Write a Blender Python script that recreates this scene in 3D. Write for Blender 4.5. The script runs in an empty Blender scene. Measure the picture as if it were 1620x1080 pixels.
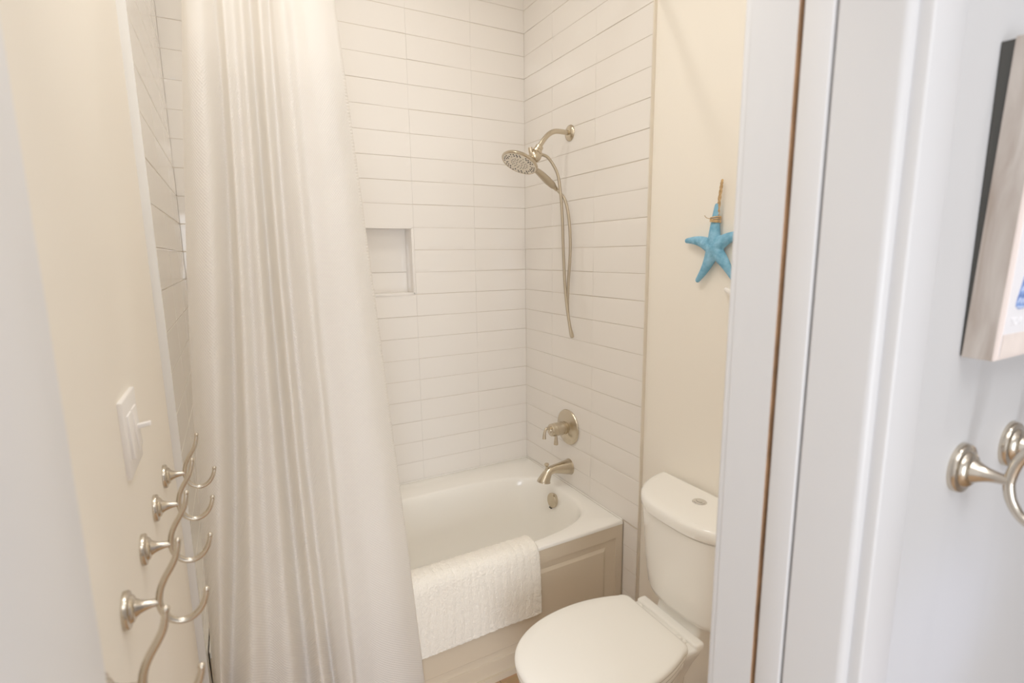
import bpy, bmesh, math, random
from mathutils import Vector, Matrix, noise
random.seed(7)
S = bpy.context.scene
COL = S.collection
PI = math.pi

# ------------------------------------------------------------------ materials
def new_mat(name):
    m = bpy.data.materials.new(name); m.use_nodes = True
    nt = m.node_tree
    return m, nt, nt.nodes['Principled BSDF']

def mat(name, col, rough=0.5, metal=0.0, spec=0.5, bump=0.0, bscale=60.0, var=0.0, vscale=8.0, coat=0.0, stretch=None):
    m, nt, b = new_mat(name)
    N, L = nt.nodes, nt.links
    b.inputs['Base Color'].default_value = (*col, 1)
    b.inputs['Roughness'].default_value = rough
    b.inputs['Metallic'].default_value = metal
    b.inputs['Specular IOR Level'].default_value = spec
    b.inputs['Coat Weight'].default_value = coat
    b.inputs['Coat Roughness'].default_value = 0.08
    tc = N.new('ShaderNodeTexCoord')
    src = tc.outputs['Object']
    if stretch:
        mp = N.new('ShaderNodeMapping'); mp.inputs['Scale'].default_value = stretch
        L.new(src, mp.inputs['Vector']); src = mp.outputs['Vector']
    if var > 0:
        n = N.new('ShaderNodeTexNoise'); n.inputs['Scale'].default_value = vscale; n.inputs['Detail'].default_value = 4
        L.new(src, n.inputs['Vector'])
        r = N.new('ShaderNodeValToRGB')
        r.color_ramp.elements[0].position = 0.3; r.color_ramp.elements[1].position = 0.7
        r.color_ramp.elements[0].color = (*[c * (1 - var) for c in col], 1)
        r.color_ramp.elements[1].color = (*[min(1, c * (1 + var)) for c in col], 1)
        L.new(n.outputs['Fac'], r.inputs['Fac']); L.new(r.outputs['Color'], b.inputs['Base Color'])
    if bump > 0:
        n2 = N.new('ShaderNodeTexNoise'); n2.inputs['Scale'].default_value = bscale; n2.inputs['Detail'].default_value = 3
        L.new(src, n2.inputs['Vector'])
        bp = N.new('ShaderNodeBump'); bp.inputs['Strength'].default_value = bump; bp.inputs['Distance'].default_value = 0.002
        L.new(n2.outputs['Fac'], bp.inputs['Height']); L.new(bp.outputs['Normal'], b.inputs['Normal'])
    return m

M = {}
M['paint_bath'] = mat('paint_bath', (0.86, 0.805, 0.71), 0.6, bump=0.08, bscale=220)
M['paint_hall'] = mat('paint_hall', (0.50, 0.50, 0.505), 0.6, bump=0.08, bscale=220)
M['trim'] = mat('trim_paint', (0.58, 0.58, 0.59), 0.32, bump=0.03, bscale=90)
M['trim_lit'] = mat('trim_paint_lit', (0.72, 0.72, 0.735), 0.32, bump=0.03, bscale=90)  # trim paint lightened: light on the left jamb put into the colour
M['door'] = mat('door_paint', (0.57, 0.565, 0.57), 0.35, bump=0.03, bscale=90)
M['raw_wood'] = mat('raw_wood', (0.36, 0.19, 0.09), 0.8, var=0.3, vscale=25)
M['ceiling'] = mat('ceiling_paint', (0.88, 0.86, 0.83), 0.8)
M['tile'] = mat('glazed_tile', (0.79, 0.75, 0.70), 0.055, spec=0.5, bump=0.10, bscale=9)
M['grout'] = mat('grout', (0.60, 0.53, 0.44), 0.85)
M['edge_strip'] = mat('edge_strip', (0.72, 0.71, 0.69), 0.35)
M['edge_metal'] = mat('edge_metal', (0.72, 0.66, 0.56), 0.3, metal=0.4)
M['acrylic'] = mat('tub_acrylic', (0.90, 0.875, 0.815), 0.10, spec=0.5)
M['apron'] = mat('tub_apron_shaded', (0.61, 0.51, 0.375), 0.14, spec=0.5)  # same acrylic darkened: shade on the tub front put into the colour
M['china'] = mat('china', (0.90, 0.88, 0.825), 0.07, spec=0.55)
M['seat'] = mat('toilet_seat', (0.90, 0.88, 0.82), 0.16, spec=0.5)
M['nickel'] = mat('brushed_nickel', (0.53, 0.45, 0.33), 0.24, metal=1.0, bump=0.05, bscale=160, stretch=(1, 1, 12))
M['nickel_hook'] = mat('satin_nickel_hook', (0.56, 0.495, 0.40), 0.22, metal=1.0)
M['nickel_dark'] = mat('brushed_nickel_handle', (0.44, 0.37, 0.27), 0.38, metal=1.0)
M['chrome'] = mat('chrome', (0.75, 0.74, 0.72), 0.10, metal=1.0)
M['spray_face'] = mat('spray_face', (0.78, 0.71, 0.58), 0.35)
M['rubber'] = mat('nozzle_rubber', (0.02, 0.02, 0.022), 0.5)
M['jute'] = mat('jute', (0.50, 0.31, 0.13), 0.9, var=0.4, vscale=120, bump=0.6, bscale=300)
M['switch'] = mat('switch_plastic', (0.86, 0.83, 0.80), 0.3)
M['white_star'] = mat('white_star', (0.84, 0.81, 0.77), 0.7, bump=0.3, bscale=150)
M['dark'] = mat('dark_slot_gap_shade', (0.018, 0.017, 0.013), 0.6)  # slots, and the painted shade behind the picture frame
M['drain_hole'] = mat('drain_shadow', (0.10, 0.09, 0.07), 0.6)
M['print_paper'] = mat('print_paper', (0.80, 0.79, 0.82), 0.6)
M['print_white'] = mat('print_white', (0.95, 0.95, 0.97), 0.6)
M['print_edge'] = mat('print_edge', (0.82, 0.70, 0.64), 0.6)
M['print_sand'] = mat('print_sand', (0.72, 0.62, 0.56), 0.7, var=0.12, vscale=25)
M['print_line'] = mat('print_line', (0.55, 0.68, 0.90), 0.6)

def curtain_material():
    m, nt, b = new_mat('waffle_weave'); N, L = nt.nodes, nt.links
    b.inputs['Base Color'].default_value = (0.86, 0.825, 0.775, 1)
    b.inputs['Roughness'].default_value = 0.75
    b.inputs['Specular IOR Level'].default_value = 0.2
    uv = N.new('ShaderNodeUVMap')
    sep = N.new('ShaderNodeSeparateXYZ'); L.new(uv.outputs['UV'], sep.inputs[0])
    def wave(out, k):
        a = N.new('ShaderNodeMath'); a.operation = 'MULTIPLY'; a.inputs[1].default_value = k; L.new(out, a.inputs[0])
        s = N.new('ShaderNodeMath'); s.operation = 'SINE'; L.new(a.outputs[0], s.inputs[0])
        return s.outputs[0]
    wx = wave(sep.outputs[0], 2 * PI / 0.0075); wy = wave(sep.outputs[1], 2 * PI / 0.0085)
    mu = N.new('ShaderNodeMath'); mu.operation = 'MULTIPLY'; L.new(wx, mu.inputs[0]); L.new(wy, mu.inputs[1])
    # the woven dots fade out on the plain band near the rod
    rmp = N.new('ShaderNodeMapRange'); rmp.inputs['From Min'].default_value = 2.15; rmp.inputs['From Max'].default_value = 2.0
    L.new(sep.outputs[1], rmp.inputs['Value'])
    m2 = N.new('ShaderNodeMath'); m2.operation = 'MULTIPLY'; L.new(mu.outputs[0], m2.inputs[0]); L.new(rmp.outputs['Result'], m2.inputs[1])
    bp = N.new('ShaderNodeBump'); bp.inputs['Strength'].default_value = 0.55; bp.inputs['Distance'].default_value = 0.0016
    L.new(m2.outputs[0], bp.inputs['Height']); L.new(bp.outputs['Normal'], b.inputs['Normal'])
    cr = N.new('ShaderNodeValToRGB')
    cr.color_ramp.elements[0].position = 0.35; cr.color_ramp.elements[0].color = (0.83, 0.80, 0.765, 1)
    cr.color_ramp.elements[1].position = 0.75; cr.color_ramp.elements[1].color = (0.89, 0.86, 0.825, 1)
    mr = N.new('ShaderNodeMapRange'); mr.inputs['From Min'].default_value = -1; mr.inputs['From Max'].default_value = 1
    L.new(m2.outputs[0], mr.inputs['Value']); L.new(mr.outputs['Result'], cr.inputs['Fac']); L.new(cr.outputs['Color'], b.inputs['Base Color'])
    tr = N.new('ShaderNodeBsdfTranslucent'); tr.inputs['Color'].default_value = (0.92, 0.86, 0.73, 1)
    mx = N.new('ShaderNodeMixShader'); mx.inputs[0].default_value = 0.30
    out = N['Material Output']
    L.new(b.outputs[0], mx.inputs[1]); L.new(tr.outputs[0], mx.inputs[2]); L.new(mx.outputs[0], out.inputs['Surface'])
    return m
M['curtain'] = curtain_material()

def terry_material():
    m, nt, b = new_mat('terry_cloth'); N, L = nt.nodes, nt.links
    b.inputs['Base Color'].default_value = (0.90, 0.85, 0.755, 1)
    b.inputs['Roughness'].default_value = 0.95; b.inputs['Specular IOR Level'].default_value = 0.1
    b.inputs['Sheen Weight'].default_value = 0.3
    tc = N.new('ShaderNodeTexCoord')
    n = N.new('ShaderNodeTexNoise'); n.inputs['Scale'].default_value = 230; n.inputs['Detail'].default_value = 4
    L.new(tc.outputs['Object'], n.inputs['Vector'])
    bp = N.new('ShaderNodeBump'); bp.inputs['Strength'].default_value = 0.9; bp.inputs['Distance'].default_value = 0.004
    L.new(n.outputs['Fac'], bp.inputs['Height']); L.new(bp.outputs['Normal'], b.inputs['Normal'])
    return m
M['terry'] = terry_material()

def starfish_material():
    m, nt, b = new_mat('blue_starfish'); N, L = nt.nodes, nt.links
    b.inputs['Roughness'].default_value = 0.75
    tc = N.new('ShaderNodeTexCoord')
    n = N.new('ShaderNodeTexNoise'); n.inputs['Scale'].default_value = 45; n.inputs['Detail'].default_value = 5
    L.new(tc.outputs['Object'], n.inputs['Vector'])
    cr = N.new('ShaderNodeValToRGB')
    cr.color_ramp.elements[0].position = 0.32; cr.color_ramp.elements[0].color = (0.075, 0.29, 0.48, 1)
    cr.color_ramp.elements[1].position = 0.75; cr.color_ramp.elements[1].color = (0.22, 0.51, 0.74, 1)
    L.new(n.outputs['Fac'], cr.inputs['Fac']); L.new(cr.outputs['Color'], b.inputs['Base Color'])
    v = N.new('ShaderNodeTexVoronoi'); v.inputs['Scale'].default_value = 130
    L.new(tc.outputs['Object'], v.inputs['Vector'])
    bp = N.new('ShaderNodeBump'); bp.inputs['Strength'].default_value = 0.6; bp.inputs['Distance'].default_value = 0.002
    L.new(v.outputs['Distance'], bp.inputs['Height']); L.new(bp.outputs['Normal'], b.inputs['Normal'])
    return m
M['blue_star'] = starfish_material()

def wood_material(name, a, c, scale, stretch, rough=0.5):
    m, nt, b = new_mat(name); N, L = nt.nodes, nt.links
    b.inputs['Roughness'].default_value = rough
    tc = N.new('ShaderNodeTexCoord'); mp = N.new('ShaderNodeMapping'); mp.inputs['Scale'].default_value = stretch
    L.new(tc.outputs['Object'], mp.inputs['Vector'])
    n = N.new('ShaderNodeTexNoise'); n.inputs['Scale'].default_value = scale; n.inputs['Detail'].default_value = 7; n.inputs['Distortion'].default_value = 0.6
    L.new(mp.outputs['Vector'], n.inputs['Vector'])
    cr = N.new('ShaderNodeValToRGB')
    cr.color_ramp.elements[0].position = 0.3; cr.color_ramp.elements[0].color = (*a, 1)
    cr.color_ramp.elements[1].position = 0.72; cr.color_ramp.elements[1].color = (*c, 1)
    L.new(n.outputs['Fac'], cr.inputs['Fac']); L.new(cr.outputs['Color'], b.inputs['Base Color'])
    return m
M['frame_wood'] = wood_material('weathered_wood', (0.27, 0.21, 0.165), (0.50, 0.445, 0.395), 55, (1, 1, 0.13), 0.7)

def floor_material():
    m, nt, b = new_mat('wood_plank_floor'); N, L = nt.nodes, nt.links
    b.inputs['Roughness'].default_value = 0.4
    tc = N.new('ShaderNodeTexCoord')
    br = N.new('ShaderNodeTexBrick'); br.inputs['Scale'].default_value = 1.0
    br.inputs['Brick Width'].default_value = 1.2; br.inputs['Row Height'].default_value = 0.15; br.inputs['Mortar Size'].default_value = 0.0015
    br.inputs['Color1'].default_value = (0.52, 0.31, 0.15, 1); br.inputs['Color2'].default_value = (0.44, 0.25, 0.115, 1)
    br.inputs['Mortar'].default_value = (0.16, 0.09, 0.04, 1)
    L.new(tc.outputs['Object'], br.inputs['Vector'])
    mp = N.new('ShaderNodeMapping'); mp.inputs['Scale'].default_value = (1.5, 22, 1); L.new(tc.outputs['Object'], mp.inputs['Vector'])
    n = N.new('ShaderNodeTexNoise'); n.inputs['Scale'].default_value = 4; n.inputs['Detail'].default_value = 6; L.new(mp.outputs['Vector'], n.inputs['Vector'])
    mx = N.new('ShaderNodeMixRGB'); mx.blend_type = 'MULTIPLY'; mx.inputs[0].default_value = 0.5
    L.new(br.outputs['Color'], mx.inputs[1]); L.new(n.outputs['Color'], mx.inputs[2]); L.new(mx.outputs[0], b.inputs['Base Color'])
    return m
M['floor'] = floor_material()

def blue_scale_material():
    m, nt, b = new_mat('blue_print'); N, L = nt.nodes, nt.links
    tc = N.new('ShaderNodeTexCoord')
    n = N.new('ShaderNodeTexNoise'); n.inputs['Scale'].default_value = 90; L.new(tc.outputs['Object'], n.inputs['Vector'])
    cr = N.new('ShaderNodeValToRGB')
    cr.color_ramp.elements[0].color = (0.05, 0.11, 0.36, 1); cr.color_ramp.elements[1].color = (0.20, 0.34, 0.72, 1)
    cr.color_ramp.elements[0].position = 0.35; cr.color_ramp.elements[1].position = 0.65
    L.new(n.outputs['Fac'], cr.inputs['Fac']); L.new(cr.outputs['Color'], b.inputs['Base Color'])
    b.inputs['Roughness'].default_value = 0.6
    return m
M['print_blue'] = blue_scale_material()

# ------------------------------------------------------------------ mesh helpers
class MB:
    def __init__(self):
        self.v = []; self.f = []; self.m = []; self.uv = {}
    def vert(self, p): self.v.append(Vector(p)); return len(self.v) - 1
    def face(self, ids, mi=0): self.f.append(tuple(ids)); self.m.append(mi)
    def box(self, lo, hi, mi=0):
        x0, y0, z0 = lo; x1, y1, z1 = hi
        i = [self.vert(p) for p in ((x0,y0,z0),(x1,y0,z0),(x1,y1,z0),(x0,y1,z0),(x0,y0,z1),(x1,y0,z1),(x1,y1,z1),(x0,y1,z1))]
        for q in ((0,3,2,1),(4,5,6,7),(0,1,5,4),(1,2,6,5),(2,3,7,6),(3,0,4,7)): self.face([i[k] for k in q], mi)
    def rings(self, rings, closed=True, cap0=True, cap1=True, mi=0):
        ids = [[self.vert(p) for p in r] for r in rings]
        n = len(ids[0])
        for a, b in zip(ids, ids[1:]):
            for k in range(n if closed else n - 1):
                k2 = (k + 1) % n
                self.face((a[k], a[k2], b[k2], b[k]), mi)
        if cap0 and closed: self.face(list(reversed(ids[0])), mi)
        if cap1 and closed: self.face(ids[-1], mi)
        return ids
    def tube(self, pts, rad, seg=16, cap=True, mi=0):
        pts = [Vector(p) for p in pts]
        if not hasattr(rad, '__len__'): rad = [rad] * len(pts)
        t = [(pts[min(i+1, len(pts)-1)] - pts[max(i-1, 0)]).normalized() for i in range(len(pts))]
        ref = Vector((0, 1, 0)) if abs(t[0].y) < 0.9 else Vector((1, 0, 0))
        u = (ref - t[0] * ref.dot(t[0])).normalized()
        rs = []
        for p, d, r in zip(pts, t, rad):
            u = (u - d * u.dot(d)).normalized(); w = d.cross(u)
            rs.append([p + (u * math.cos(2*PI*k/seg) + w * math.sin(2*PI*k/seg)) * r for k in range(seg)])
        self.rings(rs, True, cap, cap, mi)
    def lathe(self, prof, origin=(0,0,0), axis=(1,0,0), seg=40, mi=0):
        """prof: list of (distance along axis, radius)."""
        a = Vector(axis).normalized(); o = Vector(origin)
        ref = Vector((0, 0, 1)) if abs(a.z) < 0.9 else Vector((1, 0, 0))
        u = (ref - a * ref.dot(a)).normalized(); w = a.cross(u)
        rs = [[o + a * h + (u * math.cos(2*PI*k/seg) + w * math.sin(2*PI*k/seg)) * max(r, 1e-4) for k in range(seg)] for h, r in prof]
        self.rings(rs, True, True, True, mi)
    def sphere(self, c, r, seg=16, mi=0, sq=(1,1,1)):
        n = seg // 2; c = Vector(c)
        rs = []
        for j in range(n + 1):
            t = PI * j / n
            rs.append([c + Vector((math.sin(t)*math.cos(2*PI*k/seg)*sq[0], math.sin(t)*math.sin(2*PI*k/seg)*sq[1], math.cos(t)*sq[2])) * max(r, 1e-4) for k in range(seg)]) if 0 < j < n else rs.append([c + Vector((1e-5*math.cos(2*PI*k/seg), 1e-5*math.sin(2*PI*k/seg), math.cos(t)*r*sq[2])) for k in range(seg)])
        self.rings(rs, True, True, True, mi)
    def build(self, name, mats, parent=None, smooth=True, angle=35, recalc=True, bevel=0.0, bseg=2, merge=True):
        me = bpy.data.meshes.new(name)
        me.from_pydata([tuple(p) for p in self.v], [], self.f)
        if not isinstance(mats, (list, tuple)): mats = [mats]
        for m_ in mats: me.materials.append(m_)
        for p, mi in zip(me.polygons, self.m): p.material_index = mi
        bm = bmesh.new(); bm.from_mesh(me)
        if merge: bmesh.ops.remove_doubles(bm, verts=bm.verts, dist=1e-6)
        if recalc: bmesh.ops.recalc_face_normals(bm, faces=bm.faces)
        if bevel > 0:
            ed = [e for e in bm.edges if len(e.link_faces) == 2 and e.calc_face_angle(0) > 0.6]
            bmesh.ops.bevel(bm, geom=ed, offset=bevel, segments=bseg, profile=0.5, affect='EDGES')
        bm.to_mesh(me); bm.free()
        if smooth:
            for p in me.polygons: p.use_smooth = True
            me.set_sharp_from_angle(angle=math.radians(angle))
        o = bpy.data.objects.new(name, me); COL.objects.link(o)
        if parent: o.parent = parent
        return o

def smooth_path(pts, sub=6):
    P = [Vector(p) for p in pts]; out = []
    for i in range(len(P) - 1):
        p0 = P[max(i-1, 0)]; p1 = P[i]; p2 = P[i+1]; p3 = P[min(i+2, len(P)-1)]
        for k in range(sub):
            t = k / sub
            out.append(0.5 * ((2*p1) + (p2-p0)*t + (2*p0-5*p1+4*p2-p3)*t*t + (3*p1-p0-3*p2+p3)*t**3))
    out.append(P[-1]); return out

def lerp_list(vals, n):
    out = []
    for i in range(n):
        t = i / (n - 1) * (len(vals) - 1); k = min(int(t), len(vals) - 2)
        out.append(vals[k] + (vals[k+1] - vals[k]) * (t - k))
    return out

def thing(name, label, cat, loc=(0,0,0), rotz=0.0, group=None, scale=None):
    o = bpy.data.objects.new(name, None); COL.objects.link(o)
    o.location = loc; o.rotation_euler = (0, 0, rotz); o.empty_display_size = 0.05
    if scale: o.scale = (scale, scale, scale)
    o['label'] = label; o['category'] = cat
    if group: o['group'] = group
    return o
def tag(o, label, cat, group=None):
    o['label'] = label; o['category'] = cat
    if group: o['group'] = group
    return o
def struct(o): o['kind'] = 'structure'; return o
def sbox(name, lo, hi, m, bevel=0.0, parent=None):
    b = MB(); b.box(lo, hi); o = b.build(name, M[m], parent, smooth=bevel > 0, bevel=bevel)
    return struct(o)

def dup(root, loc, rotz=0.0, label=None, group=None, scale=None):
    r = root.copy(); COL.objects.link(r); r.location = loc; r.rotation_euler = (0, 0, rotz)
    if label: r['label'] = label
    if group: r['group'] = group
    if scale: r.scale = (scale, scale, scale)
    for ch in list(root.children):
        c = ch.copy(); COL.objects.link(c); c.parent = r
        for g in list(ch.children):
            d = g.copy(); COL.objects.link(d); d.parent = c
    return r

# ------------------------------------------------------------------ room shell
XL, XP = -1.516, -1.530          # tiled face and painted face of the left wall
XR = 0.012                       # painted face of the right wall (tiled face at 0)
CEIL = 3.05
YP0, YP1 = -2.095, -1.930        # the wall with the doorway: hall face, bathroom face
YHB = -4.6; HXL, HXR = -2.5, 1.9
JL, JR = -1.475, -0.800          # doorway jambs
HEAD = 2.10
PITCH = 0.1035; ZK0 = 2.765
TD = 0.900                       # tile depth on the side walls
TUBZ = 0.4915

sbox('floor', (HXL - 0.1, YHB - 0.1, -0.05), (HXR + 0.1, 0.25, 0.0), 'floor')
sbox('ceiling', (HXL - 0.1, YHB - 0.1, CEIL), (HXR + 0.1, 0.25, CEIL + 0.05), 'ceiling')

def tile_sheet(b, place, u0s, rows, skip=None, flat=1.0, gap_h=0.0021, gap_v=0.0003, nx=14, nz=7, amp=0.0010, mi=0):
    """place(u, z, d) -> point, d = height of the glaze above the grout bed. u0s = joint positions."""
    for (z0, z1) in rows:
        for ua, ub in zip(u0s, u0s[1:]):
            if skip and skip(ua, ub, z0, z1): continue
            lo, hi = min(ua, ub) + gap_v/2, max(ua, ub) - gap_v/2
            a, c = z0 + gap_h/2, z1 - gap_h/2
            seed = Vector((random.uniform(-50, 50), random.uniform(-50, 50), 0))
            tx, tz = random.gauss(0, 0.0010) * flat, random.gauss(0, 0.0010) * flat
            dz0, dz1 = random.gauss(0, 0.0003), random.gauss(0, 0.0003)
            ids = []
            eu = 0.0006 / (hi - lo); ez = 0.0013 / (c - a)
            us = [0, eu] + [k / (nx - 2) for k in range(1, nx - 2)] + [1 - eu, 1]
            zs = [0, ez] + [k / (nz - 2) for k in range(1, nz - 2)] + [1 - ez, 1]
            for zf in zs:
                row = []
                for uf in us:
                    u = lo + (hi - lo) * uf
                    z = a + (c - a) * zf + dz0 * (1 - uf) + dz1 * uf
                    z += 0.0006 * noise.noise(Vector((uf * 4, 9.1 if zf > .5 else 3.3, 0)) + seed) if zf in (0, 1) else 0
                    e = 0.0 if (uf in (0, 1) or zf in (0, 1)) else 1.0
                    if e: 
                        d = 0.0080 + amp * flat * 0.9 * noise.noise(Vector((u * 7, z * 16, 0)) + seed) + tx * (uf - .5) + tz * (zf - .5)
                        d += 0.0002 * (1 - (2*zf - 1)**4)
                    else:
                        d = 0.0072
                    row.append(b.vert(place(u, z, d)))
                ids.append(row)
            for r0, r1 in zip(ids, ids[1:]):
                for k in range(len(r0) - 1): b.face((r0[k], r0[k+1], r1[k+1], r1[k]), mi)
            # sides down to the bed
            def skirt(seq):
                base = []
                for i in seq:
                    p = b.v[i]
                    base.append(i)
                return base
            border = ids[0] + [r[-1] for r in ids[1:]] + list(reversed(ids[-1]))[1:] + [r[0] for r in reversed(ids[1:-1])]
            low = []
            for i in border:
                p = b.v[i].copy(); low.append(b.vert(place.drop(p)))
            n = len(border)
            for k in range(n): b.face((border[k], low[k], low[(k+1) % n], border[(k+1) % n]), mi)

class Place:
    def __init__(self, kind): self.kind = kind
    def __call__(self, u, z, d):
        d = d - 0.008
        if self.kind == 'back': return (u, -d, z)
        if self.kind == 'right': return (-d, u, z)
        if self.kind == 'left': return (XL + d, u, z)
        if self.kind == 'niche': return (u, NDEP - d, z)
    def drop(self, p):
        q = p.copy()
        if self.kind == 'back': q.y = 0.008
        if self.kind == 'right': q.x = 0.008
        if self.kind == 'left': q.x = XL - 0.008
        if self.kind == 'niche': q.y = NDEP + 0.008
        return q

def rows_between(zlo, zhi):
    out = []
    for k in range(-3, 27):
        z1 = ZK0 - k * PITCH; z0 = z1 - PITCH
        z0c, z1c = max(z0, zlo), min(z1, zhi)
        if z1c - z0c > 0.02: out.append((z0c, z1c))
    return out

# back wall (with the niche opening)
NX0, NX1, NZ0, NZ1, NDEP = -0.907, -0.602, ZK0 - 13*PITCH + 0.0, ZK0 - 10*PITCH, 0.098
b = MB()
yb = 0.0022
for (x0, x1, z0, z1) in ((HXL, NX0, 0, CEIL), (NX1, HXR, 0, CEIL), (NX0, NX1, 0, NZ0), (NX0, NX1, NZ1, CEIL)):
    b.box((x0, yb, z0), (x1, 0.16, z1))
b.box((NX0 - .02, NDEP + .006, NZ0 - .02), (NX1 + .02, 0.16, NZ1 + .02))
struct(b.build('wall_back', M['grout'], smooth=False))
wall_back = bpy.data.objects['wall_back']
b = MB()
jb = [-0.0003, -0.287, -0.597, -0.907, -1.217, XL + 0.0003]
def in_niche(ua, ub, z0, z1): return min(ua, ub) > NX0 - 0.02 and max(ua, ub) < NX1 + 0.02 and z0 > NZ0 - 0.02 and z1 < NZ1 + 0.02
tile_sheet(b, Place('back'), jb, rows_between(TUBZ + 0.002, CEIL - 0.002), skip=in_niche)
struct(b.build('tile_cladding', M['tile'], wall_back, angle=20, merge=False))
# niche lining: back tiles, solid sill, sides
b = MB()
nr = [(NZ0 + 0.006, NZ0 + PITCH), (NZ0 + PITCH, NZ1 - 0.004)]
tile_sheet(b, Place('niche'), [NX0 + .004, NX1 - .005], nr)
struct(b.build('niche_tiles', M['tile'], wall_back, angle=20, merge=False))
b = MB()
b.box((NX0, -0.003, NZ0 - .002), (NX1, NDEP + .006, NZ0 + 0.010))
b.box((NX0, -0.003, NZ1 - 0.006), (NX1, NDEP + .006, NZ1 + .002))
b.box((NX1 - 0.008, -0.003, NZ0), (NX1 + .004, NDEP + .006, NZ1))
b.box((NX0 - .004, -0.003, NZ0), (NX0 + 0.008, NDEP + .006, NZ1))
struct(b.build('niche_lining', M['tile'], wall_back, smooth=True, bevel=0.0015))

# right wall
b = MB(); b.box((XR, YP1, 0), (0.17, 0.16, CEIL)); wall_right = struct(b.build('wall_right', M['paint_bath'], smooth=False))
b = MB(); b.box((0.0022, -TD, 0), (XR + .001, 0.0022, CEIL)); struct(b.build('grout_bed', M['grout'], wall_right, smooth=False))
b = MB()
jr = [-0.0003, -0.256, -0.579, -TD + 0.002]
tile_sheet(b, Place('right'), jr, rows_between(TUBZ + 0.002, CEIL - 0.002))
tile_sheet(b, Place('right'), [-0.815, -TD + 0.002], rows_between(0.002, TUBZ + 0.004), nx=6)
struct(b.build('tile_cladding', M['tile'], wall_right, angle=20, merge=False))
sbox('trim_1', (-0.0025, -TD - 0.004, 0), (XR + .001, -TD + 0.001, CEIL), 'edge_metal', 0.0008)

# left wall
b = MB(); b.box((HXL, YP1, 0), (XP, 0.16, CEIL)); wall_left = struct(b.build('wall_left', M['paint_bath'], smooth=False))
b = MB(); b.box((XP - .001, -TD, 0), (XL - 0.0022, 0.0022, CEIL)); struct(b.build('grout_bed', M['grout'], wall_left, smooth=False))
b = MB(); tile_sheet(b, Place('left'), [-0.0003, -0.256, -0.579, -TD + 0.002], rows_between(TUBZ + 0.002, CEIL - 0.002), flat=0.12)
tile_sheet(b, Place('left'), [-0.815, -TD + 0.002], rows_between(0.002, TUBZ + 0.004), nx=6)
struct(b.build('tile_cladding', M['tile'], wall_left, angle=20, merge=False))
sbox('trim_2', (XP - .001, -TD - 0.006, 0), (XL + 0.0035, -TD + 0.001, CEIL), 'edge_strip', 0.001)

# the wall with the doorway; its right half is hollow so the door slides into it
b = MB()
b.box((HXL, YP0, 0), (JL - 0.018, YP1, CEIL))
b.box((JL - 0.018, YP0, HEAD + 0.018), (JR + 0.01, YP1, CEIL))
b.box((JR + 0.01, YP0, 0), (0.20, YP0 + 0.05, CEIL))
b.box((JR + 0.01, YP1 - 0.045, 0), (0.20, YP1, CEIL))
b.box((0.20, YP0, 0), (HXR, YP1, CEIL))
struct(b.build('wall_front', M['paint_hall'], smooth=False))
b = MB(); b.box((JR + 0.02, YP1, 0.001), (0.011, YP1 + 0.002, CEIL - .001)); struct(b.build('wall_front_skin', M['paint_bath'], smooth=False)).name = 'wall_inner'
# hall shell
sbox('wall_hall_back', (HXL, YHB - .1, 0), (HXR, YHB, CEIL), 'paint_hall')
sbox('wall_hall_left', (HXL - .1, YHB, 0), (HXL, 0.16, CEIL), 'paint_hall')
sbox('wall_hall_right', (HXR, YHB, 0), (HXR + .1, 0.16, CEIL), 'paint_hall')

# jambs and casings (right side is a split jamb with the sliding door edge between its halves)
sbox('trim_3', (JR, -2.0975, 0), (JR + .020, -2.029, HEAD), 'trim', 0.0016)
o = bpy.data.objects['trim_3']
b = MB(); R8 = .008
ring = lambda z: [(JR + .030, -2.029, z), (JR + .0015, -2.029, z), (JR, -2.0305, z)] + [(JR + R8 - R8*math.cos(a), -2.0975 + R8 - R8*math.sin(a), z) for a in [PI/2*k/8 for k in range(9)]] + [(JR + .030, -2.0975, z)]
b.rings([ring(0), ring(HEAD)]); bpy.data.objects.remove(o); struct(b.build('trim_3', M['trim'], angle=30))
b = MB(); b.box((JR, -1.986, 0), (JR + .020, -1.927, HEAD))
o = b.build('trim_4', [M['trim'], M['raw_wood']], smooth=False)
for p in o.data.polygons:
    if p.normal.y < -0.9: p.material_index = 1
struct(o)
# hall casing, rounded inner edge
def casing(name, x0, x1, y_wall, y_face, z1, edge_r=0.006, right=True):
    b = MB(); b.box((x0, min(y_wall, y_face), 0), (x1, max(y_wall, y_face), z1))
    return struct(b.build(name, M['trim'], smooth=True, bevel=edge_r, bseg=3))
casing('trim_5', JR + 0.011, -0.728, YP0, YP0 - 0.016, HEAD + 0.07, 0.003)
casing('trim_6', JR + 0.001, -0.728, YP1, YP1 + 0.014, HEAD + 0.07, 0.003)
sbox('trim_7', (JL - .018, YP0, 0), (JL, YP1, HEAD), 'trim_lit', 0.002)
casing('trim_8', JL - .075, JL - 0.004, YP0, YP0 - 0.016, HEAD + 0.07)
casing('trim_9', XP, JL - 0.004, YP1, YP1 + 0.014, HEAD + 0.07, 0.003)
sbox('trim_10', (JL, YP0, HEAD), (JR, YP1, HEAD + .018), 'trim', 0.002)
sbox('trim_11', (JL - .004, YP0 - .016, HEAD + 0.004), (JR + .001, YP0, HEAD + .07), 'trim', 0.003)
sbox('trim_12', (JL - .004, YP1, HEAD + 0.004), (JR + .001, YP1 + .014, HEAD + .07), 'trim', 0.003)
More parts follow.
